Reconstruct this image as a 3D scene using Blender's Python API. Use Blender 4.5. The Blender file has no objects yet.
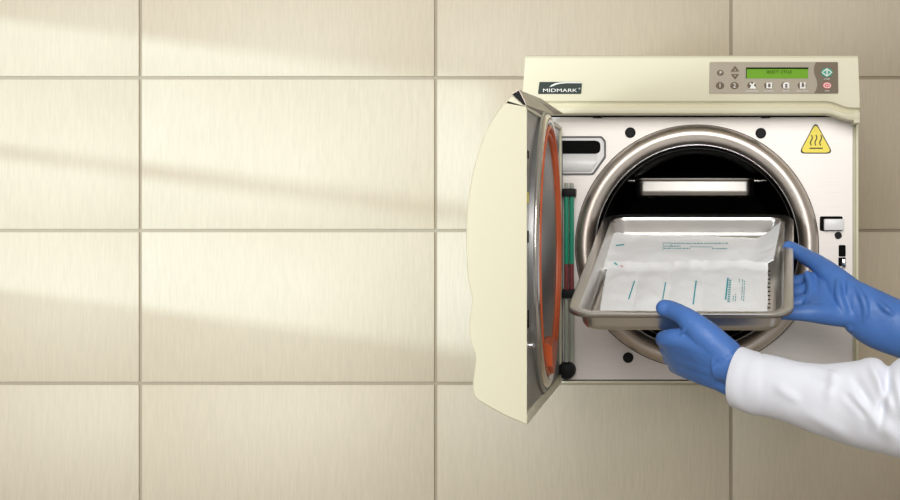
import bpy, bmesh, math, random
from mathutils import Vector, Matrix, noise
random.seed(7)
F = 1462.0; CD = 1.95; ZC = 1.36            # focal length in px, camera distance to the front panel, eye height
COL = bpy.context.scene.collection
PI = math.pi

def P(px, py, d):
    """point that lies at distance d from the camera plane, seen at photo position px,py"""
    return Vector(((px - 700) / F * d, d - CD, ZC + (212 - py) / F * d))
def XX(px, d=CD): return (px - 700) / F * d
def ZZ(py, d=CD): return ZC + (212 - py) / F * d

# ------------------------------------------------------------------ materials
def mat(name, col, rough=.5, metal=0., bump=None, spec=.5, emit=None, estr=0., coat=0., var=None, trans=0., subs=0.):
    m = bpy.data.materials.new(name); m.use_nodes = True
    nt = m.node_tree; b = nt.nodes['Principled BSDF']
    b.inputs['Base Color'].default_value = (*col, 1)
    b.inputs['Roughness'].default_value = rough
    b.inputs['Metallic'].default_value = metal
    b.inputs['Specular IOR Level'].default_value = spec
    b.inputs['Coat Weight'].default_value = coat
    b.inputs['Transmission Weight'].default_value = trans
    if subs:
        b.inputs['Subsurface Weight'].default_value = subs; b.inputs['Subsurface Scale'].default_value = .01
    if emit:
        b.inputs['Emission Color'].default_value = (*emit, 1); b.inputs['Emission Strength'].default_value = estr
    tc = nt.nodes.new('ShaderNodeTexCoord')
    def tex(scale, detail):
        mp = nt.nodes.new('ShaderNodeMapping'); mp.inputs['Scale'].default_value = scale
        n = nt.nodes.new('ShaderNodeTexNoise'); n.inputs['Scale'].default_value = 1; n.inputs['Detail'].default_value = detail
        nt.links.new(tc.outputs['Object'], mp.inputs['Vector']); nt.links.new(mp.outputs['Vector'], n.inputs['Vector'])
        return n
    if bump:
        sc, st, dist = bump
        n = tex(sc, 4)
        bp = nt.nodes.new('ShaderNodeBump'); bp.inputs['Strength'].default_value = st; bp.inputs['Distance'].default_value = dist
        nt.links.new(n.outputs['Fac'], bp.inputs['Height']); nt.links.new(bp.outputs['Normal'], b.inputs['Normal'])
    if var:
        sc, amt = var
        n = tex(sc, 5)
        mr = nt.nodes.new('ShaderNodeMapRange')
        mr.inputs['From Min'].default_value = .3; mr.inputs['From Max'].default_value = .7
        mr.inputs['To Min'].default_value = 1 - amt; mr.inputs['To Max'].default_value = 1 + amt
        mx = nt.nodes.new('ShaderNodeVectorMath'); mx.operation = 'SCALE'
        mx.inputs[0].default_value = col
        nt.links.new(n.outputs['Fac'], mr.inputs['Value']); nt.links.new(mr.outputs['Result'], mx.inputs['Scale'])
        nt.links.new(mx.outputs['Vector'], b.inputs['Base Color'])
    return m

M = {}
M['tile'] = mat('tile', (.50, .43, .322), .5, 0, bump=((700, 700, 60), .25, .0006), spec=.35, var=((420, 420, 35), .05))
M['grout'] = mat('grout', (.33, .28, .205), .85, bump=((300, 300, 300), .3, .001))
M['cream'] = mat('cream_enamel', (.71, .672, .50), .38, 0, bump=((500, 500, 500), .05, .0004), spec=.45)
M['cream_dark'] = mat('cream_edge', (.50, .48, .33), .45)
M['panel'] = mat('brushed_panel', (.74, .70, .665), .46, .4, bump=((60, 60, 1200), .06, .0003), var=((20, 20, 900), .03))
M['steel'] = mat('polished_steel', (.72, .68, .63), .2, 1., bump=((400, 400, 400), .03, .0003))
M['ring'] = mat('ring_steel', (.74, .665, .60), .42, 1., bump=((60, 1500, 60), .05, .0003), var=((6, 6, 6), .06))
M['tray'] = mat('tray_steel', (.70, .675, .64), .28, 1., bump=((900, 60, 900), .07, .0003), var=((8, 8, 8), .05))
M['chamber'] = mat('chamber_shade_black', (.006, .0055, .0055), .5, .0, bump=((50, 50, 50), .1, .001), spec=.12)  # near-black colour carries the shade inside the steel chamber
M['greysteel'] = mat('grey_steel', (.36, .36, .36), .35, .8, bump=((90, 1000, 90), .06, .0003), var=((10, 10, 10), .08))
M['disc'] = mat('door_disc_steel', (.30, .30, .31), .38, .7, bump=((20, 900, 20), .05, .0003))
M['bracket'] = mat('bracket_steel', (.34, .29, .25), .34, .9, var=((60, 14, 60), .12))
M['rubber'] = mat('orange_rubber', (.62, .115, .035), .42, bump=((300, 300, 300), .1, .0005), var=((14, 14, 14), .12))
M['black'] = mat('black_rubber', (.008, .008, .009), .55, spec=.2, bump=((500, 500, 500), .1, .0003))
M['slotblack'] = mat('slot_black', (.003, .003, .003), .7, bump=((300, 300, 300), .05, .0003), spec=.08)
M['gasket_grey'] = mat('dark_grey_trim', (.10, .10, .095), .5, bump=((300, 300, 300), .05, .0003))
M['white'] = mat('white_plastic', (.80, .80, .80), .3, bump=((300, 300, 300), .03, .0003))
M['chrome'] = mat('chrome', (.85, .85, .85), .12, 1., bump=((300, 300, 300), .02, .0002))
M['logo'] = mat('logo_green_grey', (.028, .040, .034), .5, spec=.2, bump=((400, 400, 400), .03, .0002))
M['ink_white'] = mat('ink_white', (.82, .82, .78), .5, bump=((400, 400, 400), .03, .0002))
M['ink_dark'] = mat('ink_dark', (.008, .02, .004), .8, spec=.05, bump=((400, 400, 400), .03, .0002))
M['ctrl'] = mat('control_taupe', (.42, .37, .29), .6, spec=.2, var=((900, 900, 900), .04))
M['ctrl_dark'] = mat('control_brown', (.20, .16, .115), .6, spec=.2, var=((900, 900, 900), .04))
M['btn'] = mat('button_brown', (.17, .13, .09), .6, spec=.15, bump=((400, 400, 400), .03, .0002))
M['lcd'] = mat('lcd_green', (.15, .33, .025), .6, spec=.15, emit=(.2, .5, .03), estr=.10, bump=((400, 400, 400), .02, .0002))
M['start'] = mat('start_green', (.005, .30, .19), .4, bump=((400, 400, 400), .02, .0002))
M['stop'] = mat('stop_red', (.70, .07, .08), .4, bump=((400, 400, 400), .02, .0002))
M['yellow'] = mat('warning_yellow', (.93, .76, .06), .4, bump=((400, 400, 400), .02, .0002))
M['warnink'] = mat('warning_ink', (.045, .03, .01), .5, bump=((400, 400, 400), .02, .0002))
M['liq_green'] = mat('tube_green', (.015, .28, .17), .18, spec=.6, bump=((200, 200, 200), .02, .0002))
M['liq_red'] = mat('tube_red', (.20, .045, .05), .2, spec=.6, bump=((200, 200, 200), .02, .0002))
M['clear'] = mat('clear_tube', (.40, .43, .36), .12, spec=.6, bump=((200, 200, 200), .02, .0002))
M['paper'] = mat('pouch_paper', (.93, .945, .96), .45, bump=((110, 110, 110), .35, .0016), spec=.35)
M['teal'] = mat('teal_ink', (.0, .33, .42), .5, bump=((400, 400, 400), .03, .0002))
M['teal_pale'] = mat('pale_teal_ink', (.16, .42, .46), .5, bump=((400, 400, 400), .03, .0002))
M['pink'] = mat('pink_ink', (.75, .42, .45), .5, bump=((400, 400, 400), .03, .0002))
M['glove'] = mat('blue_nitrile', (.072, .192, .54), .44, bump=((60, 60, 60), .28, .004), spec=.45, var=((25, 25, 25), .07))
M['coat'] = mat('white_cotton', (.81, .84, .93), .85, bump=((1400, 1400, 1400), .10, .0005), spec=.2)
M['skin'] = mat('skin', (.56, .35, .25), .5, bump=((300, 300, 300), .08, .0005), subs=.1)
M['hair'] = mat('brown_hair', (.05, .028, .015), .5, bump=((300, 300, 30), .5, .002))
M['trouser'] = mat('navy_trousers', (.04, .05, .09), .8, bump=((900, 900, 900), .2, .0006))
M['shoe'] = mat('white_shoe', (.6, .6, .6), .5, bump=((200, 200, 200), .1, .0005))
M['eye'] = mat('eye_white', (.8, .8, .8), .2, bump=((200, 200, 200), .01, .0002))
M['iris'] = mat('iris', (.05, .03, .02), .2, bump=((200, 200, 200), .01, .0002))
M['lip'] = mat('lip', (.45, .17, .14), .45, bump=((200, 200, 200), .05, .0004))
M['floor'] = mat('floor_vinyl', (.33, .29, .24), .5, bump=((30, 30, 30), .1, .001), var=((3, 3, 3), .06))
M['plaster'] = mat('plaster', (.62, .58, .50), .8, bump=((120, 120, 120), .15, .001))
M['frame'] = mat('window_frame_paint', (.7, .7, .68), .4, bump=((120, 120, 120), .05, .001))

# ------------------------------------------------------------------ object helpers
ORG = {}
def link(name, me, m, parent=None, smooth=None):
    o = bpy.data.objects.new(name, me); COL.objects.link(o)
    if m is not None: me.materials.append(m)
    if smooth is True:
        for p in me.polygons: p.use_smooth = True
    elif smooth:
        me.shade_smooth() if False else None
        for p in me.polygons: p.use_smooth = True
        try: me.set_sharp_from_angle(angle=smooth)
        except Exception: pass
    if parent is not None:
        org = ORG[parent.name]
        me.transform(Matrix.Translation(-org)); o.parent = parent; ORG[o.name] = org
    else:
        # origin at the base of the mesh
        vs = [v.co for v in me.vertices]
        c = Vector(((min(v.x for v in vs) + max(v.x for v in vs)) / 2, (min(v.y for v in vs) + max(v.y for v in vs)) / 2, min(v.z for v in vs)))
        me.transform(Matrix.Translation(-c)); o.location = c; ORG[o.name] = c
    return o
def mk(name, bm, m, parent=None, smooth=.6):
    bmesh.ops.recalc_face_normals(bm, faces=bm.faces[:])
    me = bpy.data.meshes.new(name); bm.to_mesh(me); bm.free()
    return link(name, me, m, parent, smooth)
def root(name, loc, label, cat, group=None):
    o = bpy.data.objects.new(name, None); COL.objects.link(o); o.location = loc
    o.empty_display_size = .05
    o['label'] = label; o['category'] = cat
    if group: o['group'] = group
    ORG[o.name] = Vector(loc); return o
def bake(o):
    """apply the modifiers of o without operators"""
    dg = bpy.context.evaluated_depsgraph_get(); dg.update()
    me = bpy.data.meshes.new_from_object(o.evaluated_get(dg))
    o.modifiers.clear(); o.data = me
    for p in me.polygons: p.use_smooth = True

def box(bm, x0, x1, y0, y1, z0, z1, bev=0, seg=2):
    r = bmesh.ops.create_cube(bm, size=1)
    vs = r['verts']
    for v in vs:
        v.co = Vector(((x0 + x1) / 2 + v.co.x * (x1 - x0), (y0 + y1) / 2 + v.co.y * (y1 - y0), (z0 + z1) / 2 + v.co.z * (z1 - z0)))
    if bev:
        es = list({e for v in vs for e in v.link_edges})
        bmesh.ops.bevel(bm, geom=es, offset=bev, segments=seg, profile=.5, affect='EDGES')
    return bm
def prism(bm, pts, f0, f1):
    """closed prism of a 2D outline; f0/f1 map (a,b) to the two end positions"""
    a = [bm.verts.new(f0(*p)) for p in pts]; b = [bm.verts.new(f1(*p)) for p in pts]
    n = len(pts)
    bm.faces.new(a); bm.faces.new(b[::-1])
    for i in range(n): bm.faces.new((a[i], a[(i + 1) % n], b[(i + 1) % n], b[i]))
    return bm
def flat(bm, pts, y0, y1):      # outline in X,Z with depth in Y
    return prism(bm, pts, lambda x, z: (x, y0, z), lambda x, z: (x, y1, z))
def circ(cx, cz, rx, rz=None, n=32):
    rz = rx if rz is None else rz
    return [(cx + rx * math.cos(2 * PI * i / n), cz + rz * math.sin(2 * PI * i / n)) for i in range(n)]
def rrect(x0, x1, z0, z1, r, n=5):
    o = []
    for cx, cz, a0 in ((x1 - r, z1 - r, 0), (x0 + r, z1 - r, 90), (x0 + r, z0 + r, 180), (x1 - r, z0 + r, 270)):
        for k in range(n + 1):
            a = math.radians(a0 + 90 * k / n); o.append((cx + r * math.cos(a), cz + r * math.sin(a)))
    return o
def roundpoly(pts, r, n=5):
    o = []; m = len(pts)
    for i in range(m):
        a, b, c = Vector(pts[i - 1]), Vector(pts[i]), Vector(pts[(i + 1) % m])
        d1 = (a - b).normalized(); d2 = (c - b).normalized()
        p1 = b + d1 * r; p2 = b + d2 * r
        for k in range(n + 1):
            t = k / n; q = p1 * (1 - t) ** 2 + b * 2 * t * (1 - t) + p2 * t * t; o.append((q.x, q.y))
    return o
def px(pts, d): return [(XX(x, d), ZZ(y, d)) for x, y in pts]
def frame_bm(bm, outer, inner, y0, y1):
    """ring between two outlines of equal point count"""
    n = len(outer)
    A = [bm.verts.new((x, y0, z)) for x, z in outer]; B = [bm.verts.new((x, y0, z)) for x, z in inner]
    C = [bm.verts.new((x, y1, z)) for x, z in outer]; D = [bm.verts.new((x, y1, z)) for x, z in inner]
    for i in range(n):
        j = (i + 1) % n
        bm.faces.new((A[i], A[j], B[j], B[i])); bm.faces.new((C[i], D[i], D[j], C[j]))
        bm.faces.new((A[i], C[i], C[j], A[j])); bm.faces.new((B[i], B[j], D[j], D[i]))
    return bm
def tube(bm, pts, rad, seg=16, caps=True):
    """tube through points; rad a number or list"""
    pts = [Vector(p) for p in pts]; n = len(pts)
    rr = rad if isinstance(rad, (list, tuple)) else [rad] * n
    rings = []; up = None
    for i in range(n):
        t = (pts[min(i + 1, n - 1)] - pts[max(i - 1, 0)]).normalized()
        if up is None: up = t.orthogonal().normalized()
        s = t.cross(up).normalized(); up = s.cross(t).normalized()
        rings.append([bm.verts.new(pts[i] + (up * math.cos(2 * PI * k / seg) + s * math.sin(2 * PI * k / seg)) * rr[i]) for k in range(seg)])
    for a, b in zip(rings, rings[1:]):
        for k in range(seg): bm.faces.new((a[k], a[(k + 1) % seg], b[(k + 1) % seg], b[k]))
    if caps: bm.faces.new(rings[0][::-1]); bm.faces.new(rings[-1])
    return bm
def chain(bm, items, seg=20):
    """tapered limb: items = [(Vector, radius)...], rounded ends, extra stations for smoothness"""
    pts = [Vector(p) for p, r in items]; rad = [r for p, r in items]
    P2, R2 = [], []
    n = len(pts)
    for i in range(n - 1):
        p0 = pts[max(i - 1, 0)]; p1 = pts[i]; p2 = pts[i + 1]; p3 = pts[min(i + 2, n - 1)]
        for k in range(6):
            t = k / 6
            q = .5 * ((2 * p1) + (p2 - p0) * t + (2 * p0 - 5 * p1 + 4 * p2 - p3) * t * t + (3 * p1 - p0 - 3 * p2 + p3) * t ** 3)
            P2.append(q); R2.append(rad[i] * (1 - t) + rad[i + 1] * t)
    P2.append(pts[-1]); R2.append(rad[-1])
    def cap(c, d, r, rev):
        a = [(c + d * r * math.sin(x), max(r * math.cos(x), r * .05)) for x in [PI / 2 * k / 6 for k in range(1, 7)]]
        return a[::-1] if rev else a
    s = cap(P2[0], (P2[0] - P2[1]).normalized(), R2[0], True); e = cap(P2[-1], (P2[-1] - P2[-2]).normalized(), R2[-1], False)
    allp = s + list(zip(P2, R2)) + e
    tube(bm, [a for a, b in allp], [b for a, b in allp], seg)
    return bm
def lathe(bm, prof, c, axis='Y', seg=96):
    """revolve profile [(r, a)] about the given axis through c"""
    rings = []
    for r, a in prof:
        ring = []
        for k in range(seg):
            t = 2 * PI * k / seg
            if axis == 'Y': co = (c[0] + r * math.cos(t), c[1] + a, c[2] + r * math.sin(t))
            elif axis == 'X': co = (c[0] + a, c[1] + r * math.cos(t), c[2] + r * math.sin(t))
            else: co = (c[0] + r * math.cos(t), c[1] + r * math.sin(t), c[2] + a)
            ring.append(bm.verts.new(co))
        rings.append(ring)
    for a, b in zip(rings, rings[1:]):
        for k in range(seg): bm.faces.new((a[k], a[(k + 1) % seg], b[(k + 1) % seg], b[k]))
    return rings
def disc(bm, prof, c, axis='Y', seg=64):
    r = lathe(bm, prof, c, axis, seg)
    if prof[0][0] > 0: bm.faces.new(r[0])
    bm.faces.new(r[-1]); return bm
def text_mesh(s, size, fn, align='CENTER', sx=1., ext=.0003):
    cu = bpy.data.curves.new('t', 'FONT'); cu.body = s; cu.size = size; cu.align_x = align; cu.align_y = 'CENTER'
    cu.extrude = ext / 2; cu.resolution_u = 3
    o = bpy.data.objects.new('t', cu); COL.objects.link(o)
    dg = bpy.context.evaluated_depsgraph_get(); dg.update()
    me = bpy.data.meshes.new_from_object(o.evaluated_get(dg)); bpy.data.objects.remove(o)
    for v in me.vertices: v.co = fn(v.co.x * sx, v.co.y, v.co.z)
    me.materials.clear(); return me
def join_me(bm, me):
    bm.from_mesh(me); bpy.data.meshes.remove(me); return bm

# ------------------------------------------------------------------ the room
def struct(name, bm, m, smooth=.5):
    o = mk(name, bm, m, None, smooth); o['kind'] = 'structure'; return o
WY = .45; WD = CD + WY
bm = bmesh.new()
pitx = 295.4 / F * WD; pitz = 152.8 / F * WD
gx = XX(140.3, WD); gz = ZZ(383.4, WD); g = .0024
for i in range(-3, 7):
    for j in range(-7, 6):
        x0, x1 = gx + i * pitx, gx + (i + 1) * pitx
        z0, z1 = gz + j * pitz, gz + (j + 1) * pitz
        x0, x1, z0, z1 = max(x0, -1.8), min(x1, 2.3), max(z0, 0), min(z1, 2.7)
        if x1 - x0 < .02 or z1 - z0 < .02: continue
        box(bm, x0 + g, x1 - g, WY, WY + .012, z0 + g, z1 - g, .0011, 2)
bmt = bm
o = struct('wall_back', bmt, M['tile'])
bm = bmesh.new(); box(bm, -1.8, 2.3, WY + .0028, WY + .06, 0, 2.7)
o2 = mk('grout', bm, M['grout'], o)
# window wall on the left, outside the picture
SL = .132; SY = .8
def wz(py): return ZZ(py, WD) + SL * .651      # where the sunbeam of a wall height enters the left wall
zt, zb, m1, m0 = wz(19) + SL * .1, wz(289.5), wz(144.5) + SL * .04, wz(158) + SL * .055
wy0, wy1 = -.80, .26
bm = bmesh.new()
for b in ((-3.2, wy0, 0, 2.7), (wy1, WY, 0, 2.7), (wy0, wy1, 0, zb), (wy0, wy1, zt, 2.7)):
    box(bm, -1.90, -1.80, b[0], b[1], b[2], b[3])
wl = struct('wall_left', bm, M['plaster'])
bm = bmesh.new()
box(bm, -1.87, -1.83, wy0, wy1, m0, m1)
win = struct('window_1', bm, M['frame'])
bm = bmesh.new()
box(bm, -1.80, -1.785, wy0 - .05, wy1 + .05, zt + .002, zt + .05); box(bm, -1.80, -1.785, wy0 - .05, wy1 + .05, zb - .05, zb - .002)
mk('window_frame', bm, M['frame'], win)
bm = bmesh.new(); box(bm, -1.9, 2.3, -3.2, WY + .06, -.05, 0)
struct('floor', bm, M['floor'])

# ------------------------------------------------------------------ the sterilizer
CX, CZ = XX(697), ZZ(246.5)
A = root('tabletop_sterilizer', (0, .2, ZZ(382)), 'cream and steel steam sterilizer with its door swung open against the tiled wall', 'sterilizer')
# cabinet: cream shell, open at the front
bm = bmesh.new()
xl, xr, zb0, zt0 = -.2262, XX(858.3), ZZ(382.5), ZZ(57, 1.93)
for b in ((xl, XX(563), .0, WY, zb0, zb0 + .003),):
    pass
box(bm, xl, xl + .004, -.004, WY, zb0, zt0)
box(bm, xr - .0035, xr, -.004, WY, zb0, ZZ(124.5), .001)
box(bm, xr - .0035, xr, .01, WY, ZZ(124.5), zt0)
box(bm, xl, xr, .012, WY, zt0 - .004, zt0)
box(bm, xl, xr, -.004, WY, zb0, ZZ(380.6), .0005)
box(bm, xl, xr, WY - .004, WY, zb0, zt0)
mk('cabinet', bm, M['cream'], A)
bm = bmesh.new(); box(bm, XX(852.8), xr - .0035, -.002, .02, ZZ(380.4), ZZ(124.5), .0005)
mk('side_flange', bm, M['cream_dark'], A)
# front panel with a round opening
bm = bmesh.new()
x0, x1, z0, z1 = xl + .004, XX(852.6), ZZ(379.6), ZZ(117.2)
N = 128; R0 = .1620; inner = []; outer = []
for k in range(N):
    a = 2 * PI * k / N; c, s = math.cos(a), math.sin(a)
    t = 1e9
    if c > 1e-6: t = min(t, (x1 - CX) / c)
    if c < -1e-6: t = min(t, (x0 - CX) / c)
    if s > 1e-6: t = min(t, (z1 - CZ) / s)
    if s < -1e-6: t = min(t, (z0 - CZ) / s)
    inner.append((CX + R0 * c, CZ + R0 * s)); outer.append((CX + t * c, CZ + t * s))
# snap the nearest outline points on the corners
for cx_, cz_ in ((x0, z0), (x1, z0), (x0, z1), (x1, z1)):
    k = min(range(N), key=lambda i: (outer[i][0] - cx_) ** 2 + (outer[i][1] - cz_) ** 2); outer[k] = (cx_, cz_)
frame_bm(bm, outer, inner, 0, .004)
mk('front_panel', bm, M['panel'], A, None)
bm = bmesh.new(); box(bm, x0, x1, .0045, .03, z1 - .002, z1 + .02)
mk('painted_gap_shade', bm, M['slotblack'], A)  # black strip paints the shade in the gap under the hood lip
bm = bmesh.new(); box(bm, x0, x1, .0, .006, ZZ(380.8), ZZ(379.8))
mk('bottom_line', bm, M['slotblack'], A)  # thin black line along the lower edge of the panel
# chamber ring (rolled bead) and chamber
bm = bmesh.new()
prof = []
for k in range(25):
    a = PI * k / 24
    prof.append((.1492 + .0126 * math.cos(a), -.019 * math.sin(a)))
prof = [(.1618, .012)] + prof + [(.1366, .012)]
lathe(bm, prof, (CX, 0, CZ))
mk('chamber_ring', bm, M['ring'], A, True)
bm = bmesh.new(); lathe(bm, [(.1628, .003), (.1628, -.0006), (.1617, -.0006), (.1617, .003)], (CX, 0, CZ)); mk('ring_gap_black', bm, M['black'], A)  # black band paints the dark gap around the ring
bm = bmesh.new(); lathe(bm, [(.1368, .010), (.1368, .006), (.1358, .006), (.1354, .010)], (CX, 0, CZ)); mk('ring_lip', bm, M['chrome'], A)
bm = bmesh.new()
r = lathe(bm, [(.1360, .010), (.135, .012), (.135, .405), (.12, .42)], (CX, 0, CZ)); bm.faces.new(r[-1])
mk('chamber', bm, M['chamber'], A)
bm = bmesh.new(); lathe(bm, [(.1338, .060), (.1332, .0605), (.1332, .0612), (.1338, .062)], (CX, 0, CZ)); mk('weld_seam', bm, M['greysteel'], A)
# hood
HD = 1.905; HY = HD - CD
zt = ZZ(55, HD); zs = ZZ(101, HD); zl = ZZ(114, HD)
prof = [(WY, zt), (HY + .006, zt), (HY + .002, zt - .0012), (HY, zt - .004), (HY, zs + .0015), (HY + .0006, zs), (HY + .006, zs - .002), (HY + .0075, zs - .0045),
        (HY + .0045, zs - .0075), (HY + .003, zs - .010), (HY + .003, zl + .004), (HY + .0045, zl + .0012), (HY + .008, zl), (HY + .03, zl), (HY + .034, zl + .006), (HY + .04, zl + .03), (WY, zt - .012)]
xl0, xl1 = XX(525.5, HD), XX(521.0, HD); xr0, xr1 = XX(857.8, HD), XX(860.3, HD)
bm = bmesh.new()
nseg = 60; rings = []
for i in range(nseg + 1):
    t = i / nseg
    ring = []
    for (y, z) in prof:
        w = min(1, max(0, (zt - z) / (zt - zl)))
        a = xl0 + (xl1 - xl0) * w; b = xr0 + (xr1 - xr0) * w
        x = a + (b - a) * t
        zz = z
        # lower roll sweeps down at the right end
        pxx = 700 + x * F / HD
        k = max(0, min(1, (pxx - 826) / 26)); k = k * k * (3 - 2 * k)
        if z < zs + .001: zz = z - k * .0085 * (1 if y < .0 else .4)
        ring.append(bm.verts.new((x, y, zz)))
    rings.append(ring)
n = len(prof)
for a, b in zip(rings, rings[1:]):
    for k in range(n): bm.faces.new((a[k], a[(k + 1) % n], b[(k + 1) % n], b[k]))
bm.faces.new(rings[0]); bm.faces.new(rings[-1][::-1])
hood = mk('hood', bm, M['cream'], A, .5)
bm = bmesh.new(); box(bm, XX(854, HD), XX(860.3, HD), HY + .004, .0, ZZ(123, HD), ZZ(112, HD), .001); mk('hood_corner', bm, M['cream'], hood)
for bx in (593, 761):
    bm = bmesh.new(); box(bm, XX(bx), XX(bx + 9), -.012, .0, ZZ(118.2), ZZ(113), .0005); mk('hood_clip', bm, M['black'], A)
bm = bmesh.new(); flat(bm, px(circ(851.5, 117.5, 3.0), CD), -.006, 0); mk('hood_screw', bm, M['black'], A)
# logo plate
y_ = HY
bm = bmesh.new(); flat(bm, px(roundpoly([(539.5, 82), (582, 82), (581.2, 94), (538, 94)], 1.0), HD), y_ - .0012, y_)
lp = mk('logo_plate', bm, M['logo'], A)
bm = bmesh.new()
join_me(bm, text_mesh('MIDMARK', .0062, lambda x, y, z: (XX(560, HD) + x, y_ - .0014 - z, ZZ(90.6, HD) + y), sx=1.62))
join_me(bm, text_mesh('®', .0030, lambda x, y, z: (XX(579.6, HD) + x, y_ - .0014 - z, ZZ(88.8, HD) + y)))
lo = mk('logo_lettering', bm, M['ink_white'], lp, None); lo['label'] = 'white lettering'
bm = bmesh.new()
up = [(549.5, 87.2), (551.5, 85.2), (555, 83.5), (560, 82.6), (567, 82.2), (582, 82.3)]
dn = [(582, 83.3), (567, 83.2), (560, 83.8), (556, 84.8), (553, 86.2)]
flat(bm, px(up + dn, HD), y_ - .0017, y_ - .0012); mk('logo_swoosh', bm, M['ink_white'], lp, None)
# control panel
bm = bmesh.new(); flat(bm, px(roundpoly([(709.5, 62), (838, 62), (838.5, 93.7), (709, 93.7)], 1.4), HD), y_ - .0012, y_)
cp = mk('control_panel', bm, M['ctrl'], A)
wave = [(815.8, 62.3), (814.3, 66), (813.6, 70), (814.5, 75), (816.6, 80), (817.2, 85), (816, 90), (813.8, 93.4)]
bm = bmesh.new(); flat(bm, px(wave + [(838, 93.4), (837.6, 62.3)], HD), y_ - .0016, y_ - .0012); mk('start_stop_field', bm, M['ctrl_dark'], cp, None)
bm = bmesh.new(); flat(bm, px([(746, 68), (808, 68), (808, 78.6), (746, 78.6)], HD), y_ - .0015, y_ - .0012); ds = mk('display', bm, M['lcd'], cp, None)
bm = bmesh.new(); flat(bm, px([(746, 67.6), (808.2, 67.6), (808.2, 69), (746.6, 69), (746.6, 78.6), (746, 78.6)], HD), y_ - .0026, y_ - .0012); mk('display_bezel', bm, M['ink_dark'], cp, None)
me = text_mesh('SELECT  CYCLE', .0052, lambda x, y, z: (XX(779, HD) + x, y_ - .0018 - z, ZZ(72.2, HD) + y), sx=.93)
link('display_text', me, M['ink_dark'], cp)
def button(cx, cy, rx, ry, m, name='button'):
    bm = bmesh.new()
    c = circ(XX(cx, HD), ZZ(cy, HD), rx * HD / F, ry * HD / F, 28); c2 = circ(XX(cx, HD), ZZ(cy, HD), rx * .86 * HD / F, ry * .86 * HD / F, 28)
    a = [bm.verts.new((x, y_ - .0012, z)) for x, z in c]; b = [bm.verts.new((x, y_ - .0022, z)) for x, z in c2]
    for k in range(28): bm.faces.new((a[k], a[(k + 1) % 28], b[(k + 1) % 28], b[k]))
    bm.faces.new(b); return mk(name, bm, m, cp, .5)
def glyph(name, s, size, cx, cy, m=None, sx=1.):
    me = text_mesh(s, size, lambda x, y, z: (XX(cx, HD) + x, y_ - .0024 - z, ZZ(cy, HD) + y), sx=sx)
    return link(name, me, m or M['ink_white'], cp)
button(720.3, 73, 3.3, 2.9, M['btn']); glyph('button_mark', 'P', .0062, 720.6, 73.1)
button(720, 85.7, 4.2, 3.6, M['btn']); glyph('button_mark', '1', .0080, 720, 85.8)
button(734.5, 85.7, 4.2, 3.6, M['btn']); glyph('button_mark', '2', .0080, 734.5, 85.8)
for tri, dot in (([(735, 65.8), (739.3, 71.6), (730.5, 71.6)], 70.2), ([(730.8, 74.2), (739.3, 74.2), (735, 79.8)], 75.8)):
    bm = bmesh.new(); flat(bm, px(roundpoly(tri, .6), HD), y_ - .0022, y_ - .0012); mk('arrow_button', bm, M['btn'], cp, None)
    bm = bmesh.new(); flat(bm, px([(734.2, dot - .6), (735.8, dot - .6), (735.8, dot + .6), (734.2, dot + .6)], HD), y_ - .0024, y_ - .0022); mk('arrow_mark', bm, M['ctrl'], cp, None)
icons = [[[(750.3, 82.6), (752, 84.6), (753.8, 82.6), (755.5, 82.8), (753.6, 85.3), (755.6, 87.6), (755.8, 88.8), (749.2, 88.8), (751.2, 86), (749.4, 83.6)]],
         [[(766.3, 82.6), (772, 82.6), (772, 88.6), (766.3, 88.6)]],
         [[(783, 84), (784.5, 82.4), (788, 82.4), (789.2, 84), (789.2, 88.6), (783, 88.6)]],
         [[(799.8, 82.4), (805.4, 82.4), (805.4, 88.8), (799.8, 88.8)]]]
caps_ = ['UNWRAPPED', 'POUCHES', 'PACKS', 'HANDPIECES']
for i, bx in enumerate((752, 768.8, 785.8, 802.3)):
    button(bx - .4, 85.6, 4.3, 3.7, M['btn'])
    bm = bmesh.new()
    for poly in icons[i]: flat(bm, px(poly, HD), y_ - .0026, y_ - .0022)
    mk('button_icon', bm, M['ink_white'], cp, None)
    bm = bmesh.new()
    if i == 1: flat(bm, px([(768, 83.8), (770.4, 83.8), (770.4, 87.4), (768, 87.4)], HD), y_ - .0028, y_ - .0026)
    if i == 2: flat(bm, px([(784.6, 84.2), (787.6, 84.2), (786.9, 86), (787.8, 87.8), (784.4, 87.8), (785.3, 86)], HD), y_ - .0028, y_ - .0026)
    if i == 3: flat(bm, px([(801.6, 82.8), (803.4, 82.8), (804.4, 86.4), (801.6, 87.6)], HD), y_ - .0028, y_ - .0026)
    if i: mk('icon_detail', bm, M['btn'], cp, None)
    else: bm.free()
    glyph('button_caption', caps_[i], .0026, bx, 91.3, sx=1.06)
button(826.8, 72.6, 6.2, 4.9, M['start'], 'start_button'); button(827, 85.6, 4.6, 3.6, M['stop'], 'stop_button')
bm = bmesh.new()
def loopstroke(pts, w, d, yy0, yy1, closed=True):
    pts = [Vector(p) for p in pts]; n = len(pts); o = []; i_ = []
    for k in range(n):
        if closed: a, b = pts[k - 1], pts[(k + 1) % n]
        else: a, b = pts[max(k - 1, 0)], pts[min(k + 1, n - 1)]
        t = (b - a).normalized(); nn = Vector((-t.y, t.x)) * w / 2
        o.append(tuple(pts[k] + nn)); i_.append(tuple(pts[k] - nn))
    if closed: frame_bm(bm, px(o, d), px(i_, d), yy0, yy1)
    else: flat(bm, px(o + i_[::-1], d), yy0, yy1)
loopstroke([(822, 72.6), (826.8, 69), (831.6, 72.6), (826.8, 76.2)], 1.1, HD, y_ - .0026, y_ - .0022)
flat(bm, px([(826.3, 70), (827.3, 70), (827.3, 75.2), (826.3, 75.2)], HD), y_ - .0026, y_ - .0022)
mk('start_symbol', bm, M['ink_white'], cp, None)
bm = bmesh.new()
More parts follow.
